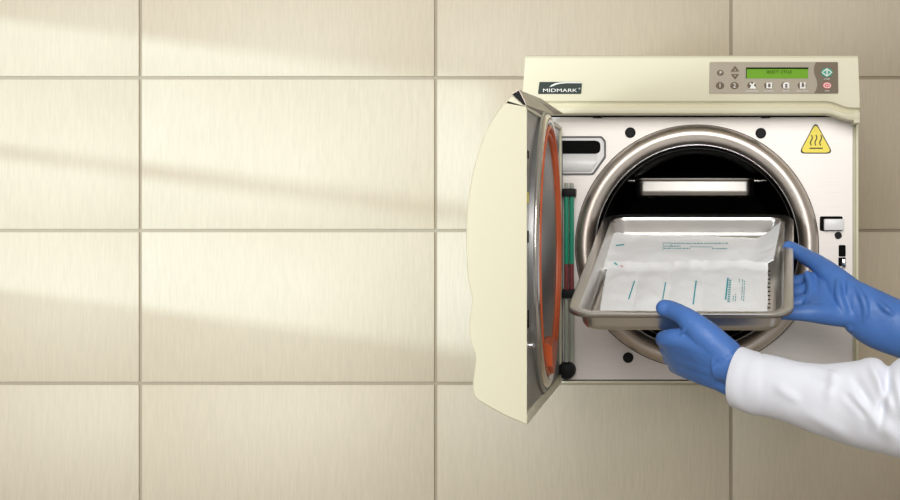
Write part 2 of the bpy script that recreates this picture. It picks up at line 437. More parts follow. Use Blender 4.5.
loopstroke(circ(827, 85.6, 3.3, 2.4, 20), .7, HD, y_ - .0026, y_ - .0022); loopstroke([(825.6, 84.8), (826.3, 86.2), (827, 85), (827.8, 86.2), (828.6, 84.8)], .5, HD, y_ - .0026, y_ - .0022, False)
mk('stop_symbol', bm, M['ink_white'], cp, None)
glyph('button_caption', 'START', .0026, 827, 79.3); glyph('button_caption', 'STOP', .0026, 827, 91.2)

# black plugs and fittings on the front panel
for cx, cy, rr in ((630.3, 132.6, 5.3), (760.8, 133.2, 5.3), (628.2, 357.6, 5.3), (838.2, 235.4, 3.6)):
    bm = bmesh.new(); disc(bm, [(rr / F * CD, 0), (rr / F * CD, -.0015), (rr / F * CD * .8, -.003)], (XX(cx), 0, ZZ(cy)), seg=32); mk('plug', bm, M['black'], A)
bm = bmesh.new(); flat(bm, px(roundpoly([(819.8, 216.3), (842.6, 216.3), (842.6, 231), (819.8, 231)], 2), CD), -.0012, 0)
so = mk('latch_socket', bm, M['slotblack'], A)
bm = bmesh.new(); box(bm, XX(823.6), XX(843.4), -.0095, -.0012, ZZ(230.2), ZZ(219), .0012); mk('latch_block', bm, M['white'], so)
bm = bmesh.new(); flat(bm, px(roundpoly([(838.6, 245), (845.6, 245), (845.6, 256.6), (838.6, 256.6)], 1.6), CD), -.0012, 0); mk('slot_cover', bm, M['slotblack'], A)
bm = bmesh.new(); flat(bm, px(roundpoly([(838.4, 257.4), (845.6, 257.4), (845.6, 266), (838.4, 266)], 1), CD), -.0012, 0); sc_ = mk('switch_slot', bm, M['slotblack'], A)
bm = bmesh.new(); box(bm, XX(841.6), XX(845.4), -.007, -.0012, ZZ(267.4), ZZ(259), .0008); mk('switch_lever', bm, M['chrome'], sc_)
# handle recess on the left
oo = roundpoly([(540, 136.2), (602, 136.2), (606, 141), (606, 157.5), (593.5, 175), (540, 175)], 1.8)
ii = roundpoly([(541.5, 137.9), (601.0, 137.9), (604.2, 142.0), (604.2, 156.6), (592.4, 173.3), (541.5, 173.3)], 1.8)
bm = bmesh.new(); frame_bm(bm, px(oo, CD), px(ii, CD), -.0022, 0); hr = mk('handle_recess', bm, M['gasket_grey'], A)
bm = bmesh.new(); flat(bm, px(ii, CD), -.0008, 0); mk('recess_liner', bm, M['white'], hr)
bm = bmesh.new(); flat(bm, px(roundpoly([(541.5, 140.6), (600.5, 140.6), (600.5, 153.8), (541.5, 153.8)], 5.6), CD), -.0014, -.0008); mk('grip_opening', bm, M['slotblack'], hr)
bm = bmesh.new(); prism(bm, [(-.0006, ZZ(153.8)), (-.0022, ZZ(155)), (-.006, ZZ(161)), (-.0062, ZZ(166)), (-.003, ZZ(171)), (-.0006, ZZ(172.4))], lambda y, z: (XX(541.5), y, z), lambda y, z: (XX(597.5) - max(0, (ZZ(160) - z)) * .55, y, z)); mk('grip_lip', bm, M['white'], hr, .9)
# warning label
tri = [(815.6, 121.3), (833.2, 153.6), (798.6, 153.6)]
def shrink(t, k): c = (815.8, 142.4); return [(c[0] + (x - c[0]) * k, c[1] + (y - c[1]) * k) for x, y in t]
bm = bmesh.new(); flat(bm, px(roundpoly(tri, 6.5, 8), CD), -.0007, 0); wl_ = mk('warning_label', bm, M['warnink'], A, None)
bm = bmesh.new(); flat(bm, px(roundpoly(shrink(tri, .905), 6.0, 8), CD), -.0010, -.0007); mk('label_field', bm, M['yellow'], wl_, None)
bm = bmesh.new()
for wx in (811.3, 815.8, 820.6):
    pts = []
    for k in range(13):
        t = k / 12; pts.append((wx + .95 * math.sin(t * 2 * PI) * (1 if t < .97 else .9), 135.0 + 10.5 * t))
    loopstroke(pts, 1.15, CD, -.0013, -.0010, False)
flat(bm, px([(809.4, 147.7), (822.6, 147.7), (822.6, 148.9), (809.4, 148.9)], CD), -.0013, -.0010)
mk('heat_symbol', bm, M['warnink'], wl_, None)
# level tubes beside the hinge
for k, tx in enumerate((566.4, 571.6)):
    d_ = CD - .02
    def seg(n, y0, y1, m, r):
        bm = bmesh.new(); disc(bm, [(r, 0), (r, ZZ(y0, d_) - ZZ(y1, d_))], (XX(tx, d_), d_ - CD, ZZ(y1, d_)), 'Z', 20); return mk(n, bm, m, lt)
    bm = bmesh.new(); disc(bm, [(.0028, 0), (.0028, ZZ(183, d_) - ZZ(362, d_))], (XX(tx, d_), d_ - CD, ZZ(362, d_)), 'Z', 20)
    lt = mk('drain_tube', bm, M['clear'], A)
    seg('green_liquid', 196, 264, M['liq_green'], .0031); seg('red_liquid', 264, 290, M['liq_red'], .0031)
bm = bmesh.new(); box(bm, XX(562.5, d_), XX(575.3, d_), -.027, 0, ZZ(196.5, d_), ZZ(188.5, d_), .001); mk('tube_clamp', bm, M['black'], A)
bm = bmesh.new(); box(bm, XX(562, d_), XX(575.6, d_), -.027, 0, ZZ(298, d_), ZZ(289.5, d_), .001); mk('tube_clamp', bm, M['black'], A)
bm = bmesh.new(); disc(bm, [(.0035, 0), (.0115, -.001), (.0118, -.016), (.0100, -.022), (.004, -.024)], (XX(567.5), 0, ZZ(369.5)), 'Y', 40); mk('drain_knob', bm, M['black'], A)

# ------------------------------------------------------------------ the open door
DN = 1.546; YN = DN - CD; YH = -.012
out = [(526.6, 106), (512.5, 95.5), (504, 103), (497, 112), (489.5, 124), (483.5, 137), (478, 152), (474, 167), (470.5, 182), (468, 198), (466.6, 215), (466, 240), (466.4, 262), (467.6, 280),
       (470.4, 291), (472.2, 300), (470.8, 311), (469, 322), (468.8, 333), (471.4, 345), (475.4, 355), (475.2, 364), (474, 372), (472.6, 384), (472.8, 393), (475.4, 398.5), (481, 402.5), (500.6, 413.6), (512, 419), (519.6, 422), (527, 424.8)]
rim = [(XX(x, DN), ZZ(y, DN)) for x, y in out]
def smooth_pts(p, it=1):
    for _ in range(it):
        q = [p[0]]
        for a, b in zip(p, p[1:]):
            q.append((a[0] * .75 + b[0] * .25, a[1] * .75 + b[1] * .25)); q.append((a[0] * .25 + b[0] * .75, a[1] * .25 + b[1] * .75))
        q.append(p[-1]); p = q
    return p
rim = smooth_pts(rim[:2] + smooth_pts(rim[1:-1], 2)[1:-1] + rim[-1:], 0)
XI = XX(526.6, DN)
cen = (XI, ZZ(262, DN))
def inset(p, w):
    o = []
    for i, (x, z) in enumerate(p):
        a = Vector(p[max(i - 1, 0)]); b = Vector(p[min(i + 1, len(p) - 1)]); t = (b - a).normalized(); nrm = Vector((-t.y, t.x))
        q = Vector((x, z)) + nrm * w
        if i in (0, len(p) - 1): q.x = XI
        o.append((min(q.x, XI), q.y))
    for i in (1, 2, 3, 4): o[i] = (o[6][0], o[6][1] + (5 - i) * 1e-5)
    return o
inn = inset(rim, .004)
bm = bmesh.new()
# outer skin with rounded edges towards both end caps
stations = [(YN + .0, .0014), (YN + .0005, .0005), (YN + .0016, 0.), (YH - .0016, 0.), (YH, .0014)]
rings = []
for y, w in stations:
    pp = inset(rim, w) if w else rim
    rings.append([bm.verts.new((x, y, z)) for x, z in pp])
for a, b in zip(rings, rings[1:]):
    for k in range(len(a) - 1): bm.faces.new((a[k], a[k + 1], b[k + 1], b[k]))
def endcap(ring):
    first, last = ring[0], ring[-1]; prev = first
    for k in range(1, len(ring) - 1):
        z = ring[k].co.z
        if z > first.co.z: cur = first
        elif z < last.co.z: cur = last
        else: cur = bm.verts.new((XI, first.co.y, z))
        a, b = ring[k - 1], ring[k]
        vs = []
        for v in (a, b, cur, prev):
            if v not in vs: vs.append(v)
        if len(vs) > 2: bm.faces.new(vs)
        prev = cur
    vs = []
    for v in (ring[-2], last, prev):
        if v not in vs: vs.append(v)
    if len(vs) > 2: bm.faces.new(vs)
endcap(rings[0]); endcap(rings[-1])
# inner skin
yi0, yi1 = YN + .004, YH - .004
ia = [bm.verts.new((x, yi0, z)) for x, z in inn]; ib = [bm.verts.new((x, yi1, z)) for x, z in inn]
for k in range(len(ia) - 1): bm.faces.new((ia[k], ib[k], ib[k + 1], ia[k + 1]))
bm.faces.new(ia[::-1]); bm.faces.new(ib)
# rim lip between inner and outer skin at top, bottom and along both caps
e0, e1 = rings[0][0], rings[-1][0]; f0, f1 = rings[0][-1], rings[-1][-1]
for (a, b, c, d) in ((rings[2][0], rings[3][0], ib[0], ia[0]), (rings[2][-1], rings[3][-1], ib[-1], ia[-1])):
    try: bm.faces.new((a, b, c, d))
    except Exception: pass
me = bpy.data.meshes.new('door'); bm.to_mesh(me); bm.free()
door = link('door', me, M['cream'], A, .28)
# inner sheet
bm = bmesh.new(); box(bm, XI - .003, XI + .0006, YN + .0022, YH - .002, rim[-1][1] + .0002, rim[-1][1] + .0105, .0005); mk('door_lip', bm, M['cream'], door)
bm = bmesh.new()
xi = XI - .0025
ztop, zbot = ZZ(106.5, DN) - .002, ZZ(424.8, DN) + .0045
box(bm, xi - .002, xi, yi0, yi1, zbot, ztop)
mk('inner_sheet', bm, M['greysteel'], door)
DC = (XI, -.192, CZ)
def ringX(name, prof, m, seg=96, c=None, par=None):
    bm = bmesh.new(); lathe(bm, prof, c or DC, 'X', seg); return mk(name, bm, m, par or door, .7)
ringX('backing_ring', [(.171, -.006), (.171, -.001), (.167, .0005), (.1635, -.001)], M['greysteel'])
bm = bmesh.new()
pr = [(.1640, -.006), (.1640, .0005)] + [(.1575 + .0065 * math.cos(a), .0005 + .0040 * math.sin(a)) for a in [PI * k / 10 for k in range(1, 10)]] + [(.151, .0005), (.151, -.002)]
lathe(bm, pr, DC, 'X'); mk('disc_rim', bm, M['steel'], door, True)
bm = bmesh.new(); disc(bm, [(.151, -.006), (.151, -.002), (.128, -.0025), (.10, .001), (.05, .003), (.004, .0035)], DC, 'X', 96); mk('door_disc', bm, M['disc'], door, .8)
bm = bmesh.new()
for rc, hh, ww in ((.1470, .0058, .0024), (.1392, .0036, .0017)):
    pr = [(rc + ww, -.002), (rc + ww, hh - .003)] + [(rc + ww * math.cos(a), hh - .003 + .003 * math.sin(a)) for a in [PI * k / 8 for k in range(1, 8)]] + [(rc - ww, hh - .003), (rc - ww, -.002)]
    lathe(bm, pr, DC, 'X')
lathe(bm, [(.1465, .0005), (.1385, .0005)], DC, 'X')
gk = mk('gasket', bm, M['rubber'], door, .9)
_disc_parts = [o for o in bpy.data.objects if o.name.split('.')[0] in ('backing_ring', 'disc_rim', 'door_disc', 'gasket')]
# orange tab at the foot of the gasket
bm = bmesh.new()
tb = [(-.245, CZ - .106), (-.195, CZ - .102), (-.160, CZ - .106), (-.170, CZ - .128), (-.205, CZ - .147), (-.235, CZ - .135)]
prism(bm, tb, lambda y, z: (XI - .001, y, z), lambda y, z: (XI + .0095, y * .97 - .006, z - (.004 if z > CZ - .11 else 0)))
mk('gasket_tab', bm, M['rubber'], gk, .4)
for (yy, zz) in ((-.349, CZ - .100),):
    bm = bmesh.new(); disc(bm, [(.0032, -.006), (.0032, .001), (.0016, .0026)], (XI - .0, yy, zz), 'X', 16); mk('bolt', bm, M['chrome'], door)
for (za, zb_) in ((231, 243), (311, 329), (150, 158)):
    bm = bmesh.new(); box(bm, xi, xi + .0008, YN + .008, YN + .036, ZZ(zb_, DN + .015), ZZ(za, DN + .015)); mk('sheet_slot', bm, M['slotblack'], door)
bm = bmesh.new(); box(bm, xi, xi + .001, YN + .006, YN + .034, ZZ(203, DN + .015), ZZ(192, DN + .015)); mk('yellow_sticker', bm, M['yellow'], door)
_disc_parts += [o for o in bpy.data.objects if o.name.split('.')[0] == 'gasket_tab']
for o in _disc_parts:      # the disc hangs a touch out of line with the door shell
    c = Vector(DC) - ORG[o.name]
    o.data.transform(Matrix.Translation(c) @ Matrix.Rotation(math.radians(1.1), 4, 'Z') @ Matrix.Translation(-c))
# folded steel channel along the top edge of the door
bm = bmesh.new()
Xa, Za = XX(512.2, DN), ZZ(94.6, DN); Xb, Zb = XX(519.8, DN), ZZ(90.4, DN); Xc, Zc = XX(527, DN), ZZ(105.4, DN)
def sheet(p, q, ys, cut=0, th=.0012):
    y0, y1 = ys
    ym = y0 + (y1 - y0) * .55
    pts = [(p[0], y0, p[1]), (q[0], y0, q[1]), (q[0], ym if cut else y1, q[1]), (p[0], y1, p[1])]
    nrm = (Vector((q[0] - p[0], 0, q[1] - p[1]))).normalized(); nn = Vector((nrm.z, 0, -nrm.x)) * th
    a = [bm.verts.new(v) for v in pts]; b = [bm.verts.new(Vector(v) - nn) for v in pts]
    bm.faces.new(a); bm.faces.new(b[::-1])
    for k in range(4): bm.faces.new((a[k], b[k], b[(k + 1) % 4], a[(k + 1) % 4]))
q4 = [P(519.8, 90.4, 1.543), P(541, 98.6, 1.72), P(563.8, 113.9, 1.895), P(554, 114.8, 1.82), P(543, 115.8, 1.73), P(527, 105.4, 1.543)]
fa = [bm.verts.new(v) for v in q4]; fb = [bm.verts.new(v + Vector((-.0012, 0, .0006))) for v in q4]
bm.faces.new(fa); bm.faces.new(fb[::-1])
for k in range(6): bm.faces.new((fa[k], fb[k], fb[(k + 1) % 6], fa[(k + 1) % 6]))
sheet((Xa, Za), (Xb, Zb), (YN - .003, -.1))
mk('latch_channel', bm, M['bracket'], door, None)
bm = bmesh.new(); flat(bm, [(Xa + .0006, Za - .0002), (Xb - .0006, Zb - .001), (Xc - .0022, Zc), (Xc - .004, Zc + .001)], YN - .0015, YN + .02); mk('channel_opening_shade', bm, M['black'], door, None)  # black plate paints the shade inside the open end of the channel
# hinge
bm = bmesh.new(); disc(bm, [(.005, 0), (.005, .30)], (XI - .004, -.006, CZ - .16), 'Z', 20); mk('hinge_pin', bm, M['greysteel'], door)

# ------------------------------------------------------------------ trays
def ringpts(hw, v0, v1, r, n=8):
    o = []
    for cu, cv, a0 in ((hw - r, v1 - r, 0), (-hw + r, v1 - r, 90), (-hw + r, v0 + r, 180), (hw - r, v0 + r, 270)):
        for k in range(n + 1):
            a = math.radians(a0 + 90 * k / n); o.append((cu + r * math.cos(a), cv + r * math.sin(a)))
    return o
def make_tray(name, O, U, V, W, L, H, fl, label, mater, cr=.024, tp=1.):
    Nn = U.cross(V).normalized()
    t = root(name, O + V * L / 2 - Nn * H, label, 'tray')
    loc = lambda u, v, h: O + U * u + V * v + Nn * h
    bm = bmesh.new(); hw = W / 2
    secs = [(0, -.0045, 0), (0, -.0008, 0), (.0008, 0, 0), (fl - .003, -.0004, 0), (fl - .0008, -.0012, 0), (fl, -.003, 0), (fl + .0006 * tp, -.0055, 0), (fl + .0026 * tp, -H + .0085, .28), (fl + .003 * tp, -H + .006, .3), (fl + .001 + .004 * tp, -H + .002, .35), (fl + .004 + .005 * tp, -H, .4), (fl + .014, -H + .0008, .5)]
    rings = []
    for ins, h, k in secs:
        r = max(cr - ins * .55, .008)
        rings.append([bm.verts.new(loc(u, v, h)) for u, v in ringpts(hw - ins, ins, L - ins, r)])
    n = len(rings[0])
    for a, b in zip(rings, rings[1:]):
        for k in range(n): bm.faces.new((a[k], a[(k + 1) % n], b[(k + 1) % n], b[k]))
    bm.faces.new(rings[-1])
    o = mk('tray_pan', bm, mater, t, .7)
    md = o.modifiers.new('s', 'SOLIDIFY'); md.thickness = .0011; md.offset = 0
    for su in (-1, 1):
        for vv in (.16, .84):
            bm = bmesh.new()
            c = loc(su * (hw - fl - .018), L * vv, -H)
            bmesh.ops.create_icosphere(bm, subdivisions=2, radius=.0042, matrix=Matrix.Translation(c + Nn * .0012))
            mk('tray_foot', bm, mater, t, True)
    return t, loc, Nn
V1 = Vector((.0636, 1, .3235)).normalized(); U1 = Vector((1, -.0636, 0)).normalized()
O1 = P(679, 314.0, 1.62)
T1, L1, N1 = make_tray('instrument_tray', O1, U1, V1, .2526, .357, .0270, .0115, 'large shallow steel tray of wrapped pouches held tilted out of the chamber', M['tray'], .026)
# slots pressed in the floor of the tray
def hit(pxx, pyy, h):
    """tray coordinates of the spot seen at a photo position, h above the rim plane"""
    o = Vector((0, -CD, ZC)); dr = Vector(((pxx - 700) / F, 1, (212 - pyy) / F))
    q = O1 + N1 * h
    t = (q - o).dot(N1) / dr.dot(N1); p = o + dr * t - O1
    return p.dot(U1), p.dot(V1)
FL = -.0262
bm = bmesh.new()
for k in range(11):
    u, v = hit(768.6, 272 + 4.1 * k, FL)
    a = [L1(u - .0045, v, FL + .0006), L1(u + .0020, v, FL + .0006), L1(u + .0020, v + .004, FL + .0006), L1(u - .0045, v + .004, FL + .0006)]
    f = [bm.verts.new(p) for p in a]; g_ = [bm.verts.new(p - N1 * .0009) for p in a]
    bm.faces.new(f); bm.faces.new(g_[::-1])
    for q in range(4): bm.faces.new((f[q], g_[q], g_[(q + 1) % 4], f[(q + 1) % 4]))
mk('floor_slots', bm, M['slotblack'], T1, None)
# small tray in the chamber on its rack
D2 = 2.07; Y2 = D2 - CD
O2 = Vector((XX(694.6, D2), Y2, ZZ(178, D2)))
T2, L2, N2 = make_tray('chamber_tray', O2, Vector((1, 0, 0)), Vector((0, 1, 0)), 121.5 / F * D2, .24, .026, .0022, 'small empty steel tray sitting on the rack inside the dark chamber', M['tray'], .013, .15)
rk = root('tray_rack', (CX, Y2 + .1, CZ - .13), 'thin wire rack rails inside the dark chamber carrying the small tray', 'rack')
def chord(z, R=.1325): return math.sqrt(max(R * R - (z - CZ) ** 2, 0))
zr = O2.z - .0052; hx = chord(zr)
for s in (-1, 1):
    bm = bmesh.new()
    xa = O2.x + s * (121.5 / F * D2 / 2 - .0012); xb = CX + s * hx
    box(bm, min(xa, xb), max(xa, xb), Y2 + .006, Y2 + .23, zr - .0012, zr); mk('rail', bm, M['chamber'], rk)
    bm = bmesh.new(); box(bm, min(xa, xb), max(xa, xb), Y2 + .004, Y2 + .0055, zr + .001, zr + .0022); mk('front_wire', bm, M['steel'], rk)

# ------------------------------------------------------------------ sterilisation pouches in the tray
def pouch(name, corners, h0, label, group, lift=None, bulge=.004, nx=36, ny=20, seed=0, wav=.0016):
    """corners: TL, TR, BR, BL in tray coordinates (u,v); a thin filled paper envelope"""
    tl, tr, br, bl = [Vector(c) for c in corners]
    bm = bmesh.new(); top = []; bot = []
    for j in range(ny + 1):
        rt, rb = [], []
        for i in range(nx + 1):
            s, t = i / nx, j / ny
            p = (tl * (1 - s) + tr * s) * (1 - t) + (bl * (1 - s) + br * s) * t
            e = min(s, 1 - s) * min(t, 1 - t) * 4
            jag = .0011 * noise.noise(Vector((p.x * 160 + seed, p.y * 160, seed)))
            edge = 1 if min(s, 1 - s, t, 1 - t) < .001 else 0
            p = p + Vector((jag, jag * 1.2)) * edge
            w = wav * noise.noise(Vector((p.x * 38 + seed * 3, p.y * 38, seed))) + wav * .6 * noise.noise(Vector((p.x * 95, p.y * 60 + seed, 3)))
            b = bulge * min(1, e * 2.2) ** .7
            l = lift(s, t) if lift else 0
            rt.append(bm.verts.new(L1(p.x, p.y, h0 + .0009 + w * .8 + b + l + abs(wav))))
            rb.append(bm.verts.new(L1(p.x, p.y, h0 + w * .2 + l)))
        top.append(rt); bot.append(rb)
    for j in range(ny):
        for i in range(nx):
            bm.faces.new((top[j][i], top[j + 1][i], top[j + 1][i + 1], top[j][i + 1])); bm.faces.new((bot[j][i], bot[j][i + 1], bot[j + 1][i + 1], bot[j + 1][i]))
    for i in range(nx):
        for J in (0, ny): bm.faces.new((top[J][i], top[J][i + 1], bot[J][i + 1], bot[J][i]))
    for j in range(ny):
        for I in (0, nx): bm.faces.new((top[j][I], bot[j][I], bot[j + 1][I], top[j + 1][I]))
    def surf(u_, v_):   # height of the paper at a tray position (for the print)
        best = min((v for r_ in top for v in r_), key=lambda v: (Vector(((v.co - O1).dot(U1), (v.co - O1).dot(V1))) - Vector((u_, v_))).length)
        return (best.co - O1).dot(N1)
    cache = [[((v.co - O1).dot(U1), (v.co - O1).dot(V1), (v.co - O1).dot(N1)) for v in r_] for r_ in top]
    o = mk(name, bm, M['paper'], None, .7)
    o['label'] = label; o['category'] = 'pouch'; o['group'] = group
    flatc = [c for r_ in cache for c in r_]
    def hgt(u_, v_):
        near = sorted(flatc, key=lambda c: (c[0] - u_) ** 2 + (c[1] - v_) ** 2)[:4]
        ws = [1 / ((c[0] - u_) ** 2 + (c[1] - v_) ** 2 + 1e-7) for c in near]
        return sum(w * c[2] for w, c in zip(ws, near)) / sum(ws)
    return o, hgt
def strokes(name, par, hgt, segs, m, hguess):
    """printed marks: each seg = photo points of a thin quad centre line + width px; laid on the paper"""
    bm = bmesh.new()
    for x0, y0, x1, y1, w in segs:
        n = max(2, int(math.hypot(x1 - x0, y1 - y0) / 3) + 1)
        L = math.hypot(x1 - x0, y1 - y0); nx_, ny_ = -(y1 - y0) / L * w / 2, (x1 - x0) / L * w / 2
        rows = []
        for k in range(n + 1):
            t = k / n; xx, yy = x0 + (x1 - x0) * t, y0 + (y1 - y0) * t
            pr_ = []
            for s in (-1, 1):
                h = hguess
                for _ in range(3):
                    u, v = hit(xx + s * nx_, yy + s * ny_, h); h = hgt(u, v)
                pr_.append(bm.verts.new(L1(u, v, h + .00035)))
            rows.append(pr_)
        for a, b in zip(rows, rows[1:]): bm.faces.new((a[0], a[1], b[1], b[0]))
    return mk(name, bm, m, par, None)
HP = -.0195
def C(x, y, h=HP): return hit(x, y, h)
GB = 'small pouches in the front half of the tray'
back, hb = pouch('sterilization_pouch', [C(611, 232), C(781, 237), C(774, 267), C(602.5, 266)], FL + .002, 'wide white pouch lying crosswise at the back of the held tray', 'pouches in the held tray',
    lift=lambda s, t: .024 * max(0, (s - .86) / .14) ** 1.3 * (1 - .45 * t) + .003 * noise.noise(Vector((s * 26, t * 7, 2))) * max(0, (s - .8) / .2) + .006 * max(0, (.08 - s) / .08) * (1 - t), nx=60, ny=26, seed=4, bulge=.005)
strokes('printed_dash', back, hb, [(615.8, 245.6, 624.2, 244.8, 1.2)], M['teal'], HP)
rnd = random.Random(3)
seg = []
for yy, xa, xb in ((243.6, 672, 728), (246.4, 664, 681), (248.6, 664, 690), (248.8, 712, 727)):
    x = xa
    while x < xb:
        w = rnd.uniform(1.0, 3.2); seg.append((x, yy, min(x + w, xb), yy, rnd.uniform(.7, 1.15))); x += w + rnd.uniform(.5, .9)
seg += [(663.2, 243.2, 663.2, 250.4, .5), (663.2, 243.2, 671, 243.2, .6), (671, 243.2, 671, 246, .5), (690, 247.0, 713, 247.2, .5)]
strokes('printed_text', back, hb, seg, M['teal_pale'], HP)
fr = [((607.5, 263), (642, 264), (634, 316), (598, 316), 'leftmost small white pouch with a slanting teal line beside the tray wall'),
      ((640.5, 265), (676, 264.5), (669.5, 316), (631.5, 316), 'second small white pouch from the left, teal line just left of the thumb tip'),
      ((673, 265), (706, 264), (703, 316), (667, 316), 'third small white pouch from the left, its lower end beneath the gloved thumb'),
      ((703.5, 264), (768, 266), (767.5, 316), (701, 316), 'right small white pouch printed with upright teal text beside the floor slots')]
lines = [[(634.6, 281, 628.6, 299.6, 1.2)], [(665.6, 282.5, 662.6, 300, 1.1)], [(696.2, 281, 693.2, 304.6, 1.3)], [(728, 278, 725.6, 300, 1.5)]]
for k, (a, b, c, d, lab) in enumerate(fr):
    o, h = pouch('sterilization_pouch', [C(*a), C(*b), C(*c), C(*d)], FL + .0012 + .0012 * k, lab, 'pouches in the held tray', seed=10 + k * 7, bulge=.0035, lift=(lambda s, t, k=k: (.005 + .003 * noise.noise(Vector((s * 4 + k * 9, 3, 1)))) * max(0, (.08 - t) / .08)))
    strokes('printed_line', o, h, lines[k], M['teal'], HP)
    if k == 0: strokes('printed_mark', o, h, [(614, 264.6, 618, 265.2, 1)], M['teal_pale'], HP); strokes('printed_dot', o, h, [(620, 265.6, 623, 266.6, 1.4)], M['pink'], HP)
    if k == 3:
        seg = []
        y = 280
        while y < 301:
            seg.append((730.2 - (y - 280) * .07, y, 729.9 - (y - 280) * .07, y + 1.4, 2.6)); y += 2.3
        for cx_, a_, b_ in ((739.5, 279, 282), (742.6, 279.5, 301), (744.6, 281, 301), (736.4, 294, 301), (734.2, 296, 301)):
            y = a_
            while y < b_:
                w = rnd.uniform(1.2, 3); seg.append((cx_ - (y - 280) * .05, y, cx_ - (y - 280) * .05, min(y + w, b_ + .5), .9)); y += w + .7
        strokes('printed_text', o, h, seg, M['teal_pale'], HP)

# ------------------------------------------------------------------ the person
PB = Vector((.60, -.33, 0))
person = None
def remesh_limb(name, items_list, voxel, m, parent, smooth=6, seg=20, extra=None):
    bm = bmesh.new()
    for it in items_list: chain(bm, it, seg)
    if extra: extra(bm)
    bmesh.ops.recalc_face_normals(bm, faces=bm.faces[:])
    me = bpy.data.meshes.new(name); bm.to_mesh(me); bm.free()
    o = bpy.data.objects.new(name, me); COL.objects.link(o)
    r = o.modifiers.new('r', 'REMESH'); r.mode = 'VOXEL'; r.voxel_size = voxel; r.use_smooth_shade = True
    s = o.modifiers.new('s', 'SMOOTH'); s.factor = .5; s.iterations = smooth
    bake(o); me2 = o.data; o.modifiers.clear()
    bpy.data.objects.remove(o)
    return link(name, me2, m, parent, True)
V3 = Vector
elb1 = V3((.305, -.515, ZC - .205)); sh1 = V3((.53, -.50, ZC + .02))
elb2 = V3((.405, -.205, ZC - .195)); sh2 = V3((.55, -.165, ZC + .03))
neck = V3((.575, -.33, ZC + .085)); head = V3((.545, -.33, ZC + .225))
body_items = [
    [(V3((.61, -.33, .90)), .11), (V3((.61, -.33, 1.05)), .10), (V3((.60, -.33, 1.22)), .10), (V3((.585, -.33, 1.36)), .065), (neck, .055), (head - V3((0, 0, .07)), .055)],
    [(head + V3((0, 0, -.045)), .062), (head + V3((.005, 0, .0)), .075), (head + V3((.015, 0, .04)), .080)],
    [(head + V3((-.045, 0, -.075)), .028), (head + V3((-.03, 0, -.05)), .045)],
    [(head + V3((-.072, 0, .005)), .010), (head + V3((-.088, 0, -.022)), .012)],
    [(V3((.59, -.33, 1.31)), .05), (sh1 + V3((.02, .02, -.03)), .03), (elb1, .026), (P(770, 386, 1.55), .020), (P(748, 376, 1.572), .015)],
    [(V3((.59, -.33, 1.31)), .05), (sh2 + V3((.02, -.02, -.03)), .03), (elb2, .026), (P(890, 325, 1.75), .018), (P(866, 311, 1.758), .013)],
    [(V3((.61, -.42, .90)), .09), (V3((.605, -.43, .50)), .06), (V3((.62, -.43, .10)), .04)],
    [(V3((.61, -.24, .90)), .09), (V3((.605, -.23, .50)), .06), (V3((.62, -.23, .10)), .04)]]
for s in (-1, 1): body_items.append([(head + V3((.012, s * .078, .012)), .012), (head + V3((.016, s * .083, -.012)), .010)])
dummy = root('tmp', (PB.x, PB.y, 0), 'x', 'x')
person = remesh_limb('person', body_items, .006, M['skin'], dummy, 4)
person.parent = None; person.location = ORG['tmp']; ORG[person.name] = ORG['tmp']; bpy.data.objects.remove(dummy)
person['label'] = 'person in white coat and blue gloves reaching in from the right to hold a tray'; person['category'] = 'person'
# face
for s in (-1, 1):
    bm = bmesh.new(); bmesh.ops.create_icosphere(bm, subdivisions=3, radius=.0105, matrix=Matrix.Translation(head + V3((-.060, s * .031, .008)))); e = mk('eye', bm, M['eye'], person, True)
    bm = bmesh.new(); bmesh.ops.create_icosphere(bm, subdivisions=2, radius=.0052, matrix=Matrix.Translation(head + V3((-.0664, s * .031, .008)))); mk('iris', bm, M['iris'], e, True)
    bm = bmesh.new(); chain(bm, [(head + V3((-.070, s * .018, .028)), .0025), (head + V3((-.070, s * .032, .033)), .003), (head + V3((-.062, s * .046, .028)), .002)], 8); mk('eyebrow', bm, M['hair'], person, True)
bm = bmesh.new(); chain(bm, [(head + V3((-.064, -.022, -.052)), .003), (head + V3((-.073, 0, -.050)), .005), (head + V3((-.064, .022, -.052)), .003)], 10); mk('mouth', bm, M['lip'], person, True)
bm = bmesh.new()
bmesh.ops.create_icosphere(bm, subdivisions=4, radius=1, matrix=Matrix.Translation(head + V3((.028, 0, .042))) @ Matrix.Diagonal((.088, .090, .088, 1)))
for v in bm.verts: v.co += v.normal * .003 * noise.noise(v.co * 60)
hair = mk('hair', bm, M['hair'], person, True)
bm = bmesh.new(); chain(bm, [(head + V3((.10, 0, .03)), .04), (head + V3((.13, 0, .0)), .035), (head + V3((.125, 0, -.08)), .015)]); mk('ponytail', bm, M['hair'], hair, True)
# trousers, shoes
remesh_limb('trousers', [[(V3((.61, -.33, .95)), .135), (V3((.61, -.33, .88)), .13)],
    [(V3((.61, -.41, .90)), .10), (V3((.605, -.43, .50)), .078), (V3((.62, -.43, .13)), .062)], [(V3((.61, -.25, .90)), .10), (V3((.605, -.23, .50)), .078), (V3((.62, -.23, .13)), .062)]], .008, M['trouser'], person, 3)
for yy in (-.43, -.23):
    bm = bmesh.new(); chain(bm, [(V3((.65, yy, .045)), .042), (V3((.57, yy, .040)), .040), (V3((.49, yy, .032)), .032)])
    for v in bm.verts: v.co.z = max(v.co.z, .0)
    mk('shoe', bm, M['shoe'], person, True)
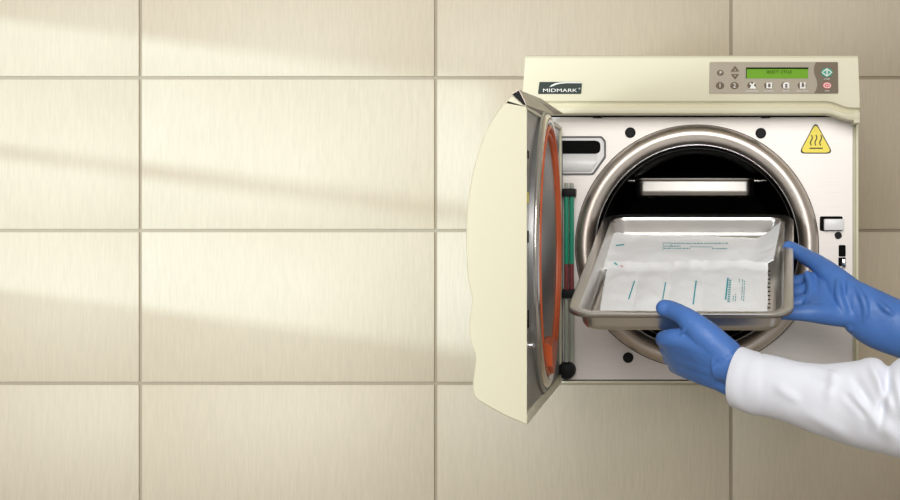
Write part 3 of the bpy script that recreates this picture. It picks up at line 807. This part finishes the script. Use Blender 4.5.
# lab coat body
def loft(stations, M_=72, sub=8, fold=None, name='x', m=None, parent=None, cap=(False, True), hem=True):
    """stations: (top Vector, bottom Vector, depth Vector towards the viewer)"""
    n = len(stations); rows = []
    def cr(a, b, c, d, t): return .5 * ((2 * b) + (c - a) * t + (2 * a - 5 * b + 4 * c - d) * t * t + (3 * b - a - 3 * c + d) * t ** 3)
    for i in range(n - 1):
        S = [stations[max(i - 1, 0)], stations[i], stations[i + 1], stations[min(i + 2, n - 1)]]
        for k in range(sub + (1 if i == n - 2 else 0)):
            t = k / sub
            T, B, W = [cr(S[0][q], S[1][q], S[2][q], S[3][q], t) for q in range(3)]
            rows.append((T, B, W, i + t))
    bm = bmesh.new(); rings = []
    for T, B, W, s in rows:
        c = (T + B) / 2; v = (T - B) / 2; ring = []
        for k in range(M_):
            th = 2 * PI * k / M_
            dirv = v * math.cos(th) + W * math.sin(th)
            f = fold(s, th, c + dirv) if fold else 0
            ring.append(bm.verts.new(c + dirv + dirv.normalized() * f))
        rings.append(ring)
    for a, b in zip(rings, rings[1:]):
        for k in range(M_): bm.faces.new((a[k], a[(k + 1) % M_], b[(k + 1) % M_], b[k]))
    if hem:     # turn the opening inwards so the cloth has an edge
        T, B, W, s = rows[0]; c = (T + B) / 2
        T2_, B2_, W2_, s2 = rows[6]; c2 = (T2_ + B2_) / 2
        r1 = [bm.verts.new(v.co + (c - v.co).normalized() * .0022 - (c2 - c).normalized() * .0003) for v in rings[0]]
        r2 = [bm.verts.new(c2 + (v.co - c) * .88) for v in rings[0]]
        for a, b in ((rings[0], r1), (r1, r2)):
            for k in range(M_): bm.faces.new((a[k], b[k], b[(k + 1) % M_], a[(k + 1) % M_]))
    if cap[1]: bm.faces.new(rings[-1])
    return mk(name, bm, m, parent, True)
ct = [(V3((.74, -.33, ZC + .045)), V3((.47, -.33, ZC + .03)), V3((0, -.11, 0)))]
coat_st = [(V3((.63, -.33, ZC + .085)), V3((.52, -.33, ZC + .055)), V3((0, -.06, 0))),
           (V3((.68, -.33, ZC + .050)), V3((.505, -.33, ZC + .02)), V3((0, -.16, .0))),
           (V3((.71, -.33, ZC - .04)), V3((.475, -.33, ZC - .05)), V3((0, -.20, .0))),
           (V3((.73, -.33, 1.15)), V3((.465, -.33, 1.15)), V3((0, -.19, 0))),
           (V3((.74, -.33, .95)), V3((.465, -.33, .95)), V3((0, -.20, 0))),
           (V3((.76, -.33, .70)), V3((.45, -.33, .70)), V3((0, -.23, 0))),
           (V3((.77, -.33, .52)), V3((.44, -.33, .52)), V3((0, -.24, 0)))]
coat = loft(coat_st, name='lab_coat', m=M['coat'], parent=person, hem=False, cap=(False, False), fold=lambda s, th, p: .006 * noise.noise(V3((p.x * 9, p.y * 9, p.z * 2.5))))
for zz in (1.28, 1.14, 1.0):
    bm = bmesh.new(); disc(bm, [(.009, .003), (.009, -.003)], (.462, -.33, zz), 'X', 20); mk('coat_button', bm, M['white'], coat)
# near sleeve
def ss(a, b, x): t = max(0, min(1, (x - a) / (b - a))); return t * t * (3 - 2 * t)
S1 = []
for (tx, ty, bx, by, d, w) in ((741, 347.5, 733.5, 406.5, 1.560, .024), (747, 349, 741, 409.5, 1.555, .026), (755, 351, 751, 413, 1.55, .027), (762, 352.5, 760, 415, 1.545, .028), (776, 355, 776, 419, 1.535, .0295), (790, 358.5, 790, 424, 1.527, .031), (804, 361, 804, 429.5, 1.52, .033),
        (818, 362, 818, 435, 1.512, .035), (832, 361.8, 834, 440, 1.505, .037), (846, 361, 849, 444.5, 1.498, .039), (858, 359.8, 862, 448, 1.49, .041), (866, 357.6, 870, 450, 1.486, .042), (873, 357.2, 878, 452, 1.482, .043), (880, 359.5, 886, 453.5, 1.478, .044),
        (888, 366, 893, 455, 1.474, .045), (894, 361.5, 900, 456.5, 1.47, .046), (901, 356.5, 908, 459, 1.466, .047), (915, 352, 924, 464, 1.458, .050)):
    S1.append((P(tx, ty, d), P(bx, by, d), V3((-.012 if tx < 770 else -.006, -w, 0))))
S1.append((elb1 + V3((-.03, .0, .066)), elb1 + V3((.03, 0, -.070)), V3((0, -.055, 0))))
S1.append((elb1 + V3((.03, .0, .10)), elb1 + V3((.12, 0, -.02)), V3((0, -.058, 0))))
S1.append((sh1 + V3((-.08, 0, -.03)), sh1 + V3((.06, 0, -.11)), V3((0, -.062, 0))))
S1.append((sh1 + V3((-.02, .03, .055)), sh1 + V3((.08, .02, -.06)), V3((0, -.062, 0))))
S1.append((sh1 + V3((.03, .10, .045)), sh1 + V3((.06, .10, -.06)), V3((0.01, -.05, 0))))
def ridge(p, a, b, w):
    """distance falloff from the photo-plane line a-b"""
    ap = V3((p[0] - a[0], p[1] - a[1], 0)); ab = V3((b[0] - a[0], b[1] - a[1], 0)); t = max(0, min(1, ap.dot(ab) / ab.dot(ab)))
    d = (ap - ab * t).length; e = min(1, 4 * t * (1 - t) + .25)
    return math.exp(-(d / w) ** 2) * e
def pxof(p):
    d = p.y + CD; return (700 + p.x * F / d, 212 - (p.z - ZC) * F / d)
folds1 = [((868, 360), (893, 412), 5, .0055), ((838, 388), (900, 440), 7, .0032), ((889, 368), (880, 425), 4, -.0055), ((852, 372), (872, 408), 5, -.0040), ((893, 372), (905, 420), 5, .0040), ((806, 364), (842, 378), 4, .0022), ((835, 368), (828, 402), 5, .0026), ((843, 392), (868, 418), 4, -.0032), ((775, 385), (800, 402), 5, .0018), ((800, 410), (850, 436), 6, .0015), ((800, 372), (836, 388), 4, -.0020)]
def fold1(s, th, p):
    q = pxof(p); f = 0
    fac = max(0, math.sin(th))
    if q[0] < 960:
        for a, b, w, amp in folds1: f += 1.35 * amp * ridge(q, a, b, w) * fac
    f += .0012 * noise.noise(p * 35) + .0022 * noise.noise(p * 13)
    f += .0006 * (1 - ss(758.5, 761.5, q[0])) - .0008 * math.exp(-((q[0] - 762) / 1.2) ** 2)       # stitched cuff band
    return f
loft(S1, name='sleeve', m=M['coat'], parent=coat, fold=fold1, M_=120, sub=7)
# far sleeve (starts beyond the glove)
S2 = [(elb2 + V3((-.125, 0, .085)), elb2 + V3((-.12, 0, -.015)), V3((0, -.046, 0))), (elb2 + V3((-.055, 0, .064)), elb2 + V3((-.05, 0, -.052)), V3((0, -.048, 0))), (elb2 + V3((-.01, 0, .07)), elb2 + V3((.03, 0, -.060)), V3((0, -.05, 0))), (elb2 + V3((.03, 0, .10)), elb2 + V3((.11, 0, .0)), V3((0, -.052, 0))),
      (sh2 + V3((-.08, 0, -.04)), sh2 + V3((.06, 0, -.10)), V3((0, -.058, 0))), (sh2 + V3((-.02, -.02, .05)), sh2 + V3((.08, -.02, -.06)), V3((0, -.058, 0))), (sh2 + V3((.03, -.10, .045)), sh2 + V3((.06, -.10, -.06)), V3((0.01, -.05, 0)))]
loft(S2, name='sleeve', m=M['coat'], parent=coat, fold=lambda s, th, p: .003 * noise.noise(p * 22))

# near glove (left hand): thumb over the rim, fingers curled beneath the tray
def G(x, y, d, r): return (P(x, y, d), r)
hand1 = [
    [G(664.2, 308.0, 1.604, .0094), G(671, 309.5, 1.602, .0097), G(681, 314.5, 1.592, .0104), G(692, 323, 1.583, .0132), G(706, 336, 1.578, .0165), G(726, 355, 1.578, .0185)],
    [G(738, 363, 1.573, .014), G(706, 347, 1.580, .015), G(684, 340, 1.589, .0125), G(672, 338.5, 1.596, .0108), G(664.5, 339.2, 1.610, .0098), G(665, 339.0, 1.640, .0090), G(670, 336, 1.660, .0080)],
    [G(738, 370, 1.578, .015), G(706, 357, 1.588, .015), G(683, 349, 1.602, .0125), G(673, 348, 1.612, .0108), G(668, 349, 1.630, .0098), G(670, 346, 1.662, .0090), G(676, 341, 1.684, .0080)],
    [G(738, 378, 1.583, .015), G(708, 366, 1.594, .0145), G(684, 359, 1.613, .0122), G(675, 357.5, 1.625, .0105), G(671, 357.5, 1.645, .0095), G(675, 352, 1.678, .0088), G(682, 345, 1.700, .0078)],
    [G(738, 385, 1.588, .0135), G(710, 376, 1.600, .0128), G(688, 369, 1.620, .0112), G(679, 366.5, 1.635, .0095), G(675, 364.5, 1.655, .0085), G(680, 358, 1.682, .0078), G(686, 351, 1.698, .0070)],
    [G(726, 366, 1.578, .0175), G(742, 370, 1.572, .022), G(756, 376, 1.566, .0205)],
    [G(720, 380, 1.592, .012), G(736, 386, 1.585, .0145), G(752, 390, 1.575, .0145)],
    [G(675, 342.5, 1.600, .0110), G(677, 352, 1.612, .0112), G(680, 362, 1.626, .0105)],
    [G(690, 341, 1.588, .0130), G(690, 354, 1.600, .0130), G(694, 367, 1.612, .0120)],
    [G(703, 346, 1.582, .0145), G(704, 360, 1.592, .0145), G(708, 373, 1.602, .0130)],
    [G(716, 352, 1.580, .0150), G(718, 366, 1.586, .0155), G(722, 380, 1.594, .0135)],
    # stretch folds in the rubber
    [G(689, 321, 1.571, .0016), G(684, 330, 1.575, .0018), G(680, 336, 1.580, .0012)],
    [G(718, 352, 1.5625, .0014), G(712, 366, 1.566, .0018), G(716, 379, 1.572, .0012)],
]
def webbed(h, idx, n, f):
    o = list(h)
    for a, b in zip(idx, idx[1:]):
        for t in (.35, .65):
            o.append([(p[0] * (1 - t) + q[0] * t, (p[1] * (1 - t) + q[1] * t) * f) for p, q in list(zip(h[a], h[b]))[:n]])
    return o
remesh_limb('glove', webbed(hand1, (1, 2, 3, 4), 4, 1.03), .0013, M['glove'], person, 7)
# far glove (right hand): thumb on the side rim, fingers under the tray, long cuff
hand2 = [
    [G(789.0, 247.0, 1.834, .0080), G(797, 251.6, 1.826, .0094), G(808, 258.0, 1.808, .0104), G(821, 266, 1.785, .0116), G(836, 280, 1.765, .0160), G(854, 297, 1.752, .020)],
    [G(858, 296, 1.765, .017), G(832, 284, 1.785, .0135), G(813, 281, 1.800, .0110), G(802, 282, 1.805, .0098), G(788, 284, 1.806, .0090), G(774, 284, 1.802, .0078)],
    [G(858, 303, 1.758, .017), G(832, 294, 1.768, .0140), G(813, 291.5, 1.776, .0115), G(801, 292.5, 1.778, .0102), G(786, 294.5, 1.780, .0092), G(770, 294.5, 1.776, .0080)],
    [G(858, 311, 1.750, .017), G(832, 304.5, 1.752, .0140), G(813, 302.5, 1.752, .0115), G(800, 303.5, 1.752, .0100), G(785, 305.5, 1.752, .0090), G(771, 305.5, 1.750, .0078)],
    [G(858, 316, 1.744, .0155), G(834, 314.5, 1.738, .0140), G(815, 313, 1.730, .0120), G(803, 313.0, 1.728, .0100), G(789, 313.5, 1.727, .0080), G(777, 313.5, 1.727, .0070)],
    [G(838, 286, 1.760, .016), G(842, 303, 1.748, .018), G(846, 311, 1.744, .016)],
    [G(816, 281, 1.786, .0115), G(815, 296, 1.764, .0120), G(816, 311, 1.735, .0105)],
    [G(827, 282, 1.776, .0135), G(826, 297, 1.758, .0140), G(827, 311, 1.737, .0120)],
    # rolls of loose rubber over the palm and wrist
    [G(807, 274, 1.784, .0045), G(811, 286, 1.768, .0062), G(809, 301, 1.746, .0062), G(804, 315, 1.724, .0048)],
    [G(838, 281, 1.747, .0036), G(839, 297, 1.734, .0052), G(845, 313, 1.731, .0054), G(850, 328, 1.738, .0040)],
    [G(852, 283, 1.742, .0026), G(862, 297, 1.728, .0045), G(866, 314, 1.725, .0046), G(860, 330, 1.734, .0034)],
    [G(872, 296, 1.732, .0024), G(886, 309, 1.719, .0038), G(898, 318, 1.719, .0028)],
]
def gauntlet(bm):
    st = [(846, 276, 843, 326, 1.752, .020), (853, 279, 848, 333, 1.75, .022), (862, 283.5, 858, 341, 1.748, .024), (872, 288, 868, 346, 1.746, .0265), (886, 293.5, 882, 351.5, 1.743, .029), (900, 299, 897, 357, 1.74, .031), (925, 306, 922, 367, 1.738, .033), (960, 316, 958, 378, 1.738, .035)]
    rings = []
    n = len(st)
    for i in range(n - 1):
        for k in range(6 + (1 if i == n - 2 else 0)):
            t = k / 6; a = [st[i][q] * (1 - t) + st[i + 1][q] * t for q in range(6)]
            T, B = P(a[0], a[1], a[4]), P(a[2], a[3], a[4]); c = (T + B) / 2; v = (T - B) / 2
            ring = []
            for j in range(48):
                th = 2 * PI * j / 48; dv = v * math.cos(th) + V3((0, -a[5], 0)) * math.sin(th)
                w = .0040 * noise.noise(V3(((c.x + dv.x) * 28 + (c.z + dv.z) * 18, dv.y * 12, (c.z + dv.z) * 20))) * min(1, i / 1.5)
                ring.append(bm.verts.new(c + dv + dv.normalized() * w))
            rings.append(ring)
    for a, b in zip(rings, rings[1:]):
        for k in range(48): bm.faces.new((a[k], a[(k + 1) % 48], b[(k + 1) % 48], b[k]))
    bm.faces.new(rings[0]); bm.faces.new(rings[-1][::-1])
remesh_limb('glove', webbed(hand2, (1, 2, 3, 4), 3, 1.02), .0013, M['glove'], person, 7, extra=gauntlet)

# ------------------------------------------------------------------ light
def area(name, loc, target, size, power, col=(1, 1, 1), sy=None):
    l = bpy.data.lights.new(name, 'AREA'); l.energy = power; l.color = col; l.size = size
    if sy: l.shape = 'RECTANGLE'; l.size_y = sy
    o = bpy.data.objects.new(name, l); COL.objects.link(o); o.location = loc
    o.rotation_euler = (Vector(target) - Vector(loc)).to_track_quat('-Z', 'Y').to_euler(); return o
sun = bpy.data.lights.new('sun', 'SUN'); sun.energy = 2.1; sun.angle = math.radians(1.2); sun.color = (.62, .84, 1)
so_ = bpy.data.objects.new('sun', sun); COL.objects.link(so_); so_.location = (-5, -3, 3)
so_.rotation_euler = Vector((1, SY, -SL)).to_track_quat('-Z', 'Y').to_euler()
sp = bpy.data.lights.new('wall_fill_spot', 'SPOT'); sp.energy = 186; sp.spot_size = math.radians(58); sp.spot_blend = 1; sp.shadow_soft_size = .25; sp.color = (.84, .94, 1)  # unseen spot added to brighten the left part of the wall
o = bpy.data.objects.new('wall_fill_spot', sp); COL.objects.link(o); o.location = (-1.25, -1.75, 1.30)
o.rotation_euler = (Vector((-.80, .45, 1.40)) - o.location).to_track_quat('-Z', 'Y').to_euler()
area('window_daylight', (-1.78, (wy0 + wy1) / 2, 1.55), (0, -.0, 1.5), .9, 2, (.95, .98, 1), .5)
area('front_fill_light', (.10, -2.58, 2.2), (-.02, 0, 1.3), 1.3, 44, (1, .98, .95))  # unseen fill added above and behind the camera to light the front
w = bpy.data.worlds.new('w'); bpy.context.scene.world = w; w.use_nodes = True
bg = w.node_tree.nodes['Background']; bg.inputs[0].default_value = (1, .96, .9, 1); bg.inputs[1].default_value = .35
cam = bpy.data.cameras.new('camera'); co = bpy.data.objects.new('camera', cam); COL.objects.link(co)
co.location = (0, -CD, ZC); co.rotation_euler = (PI / 2, 0, 0)
cam.sensor_width = 36; cam.lens = F * 36 / 900; cam.shift_x = (450 - 700) / 900; cam.shift_y = (212 - 250) / 900
cam.clip_start = .05
sc = bpy.context.scene; sc.camera = co
sc.view_settings.view_transform = 'Standard'; sc.view_settings.look = 'None'; sc.view_settings.gamma = 1; sc.view_settings.exposure = .04
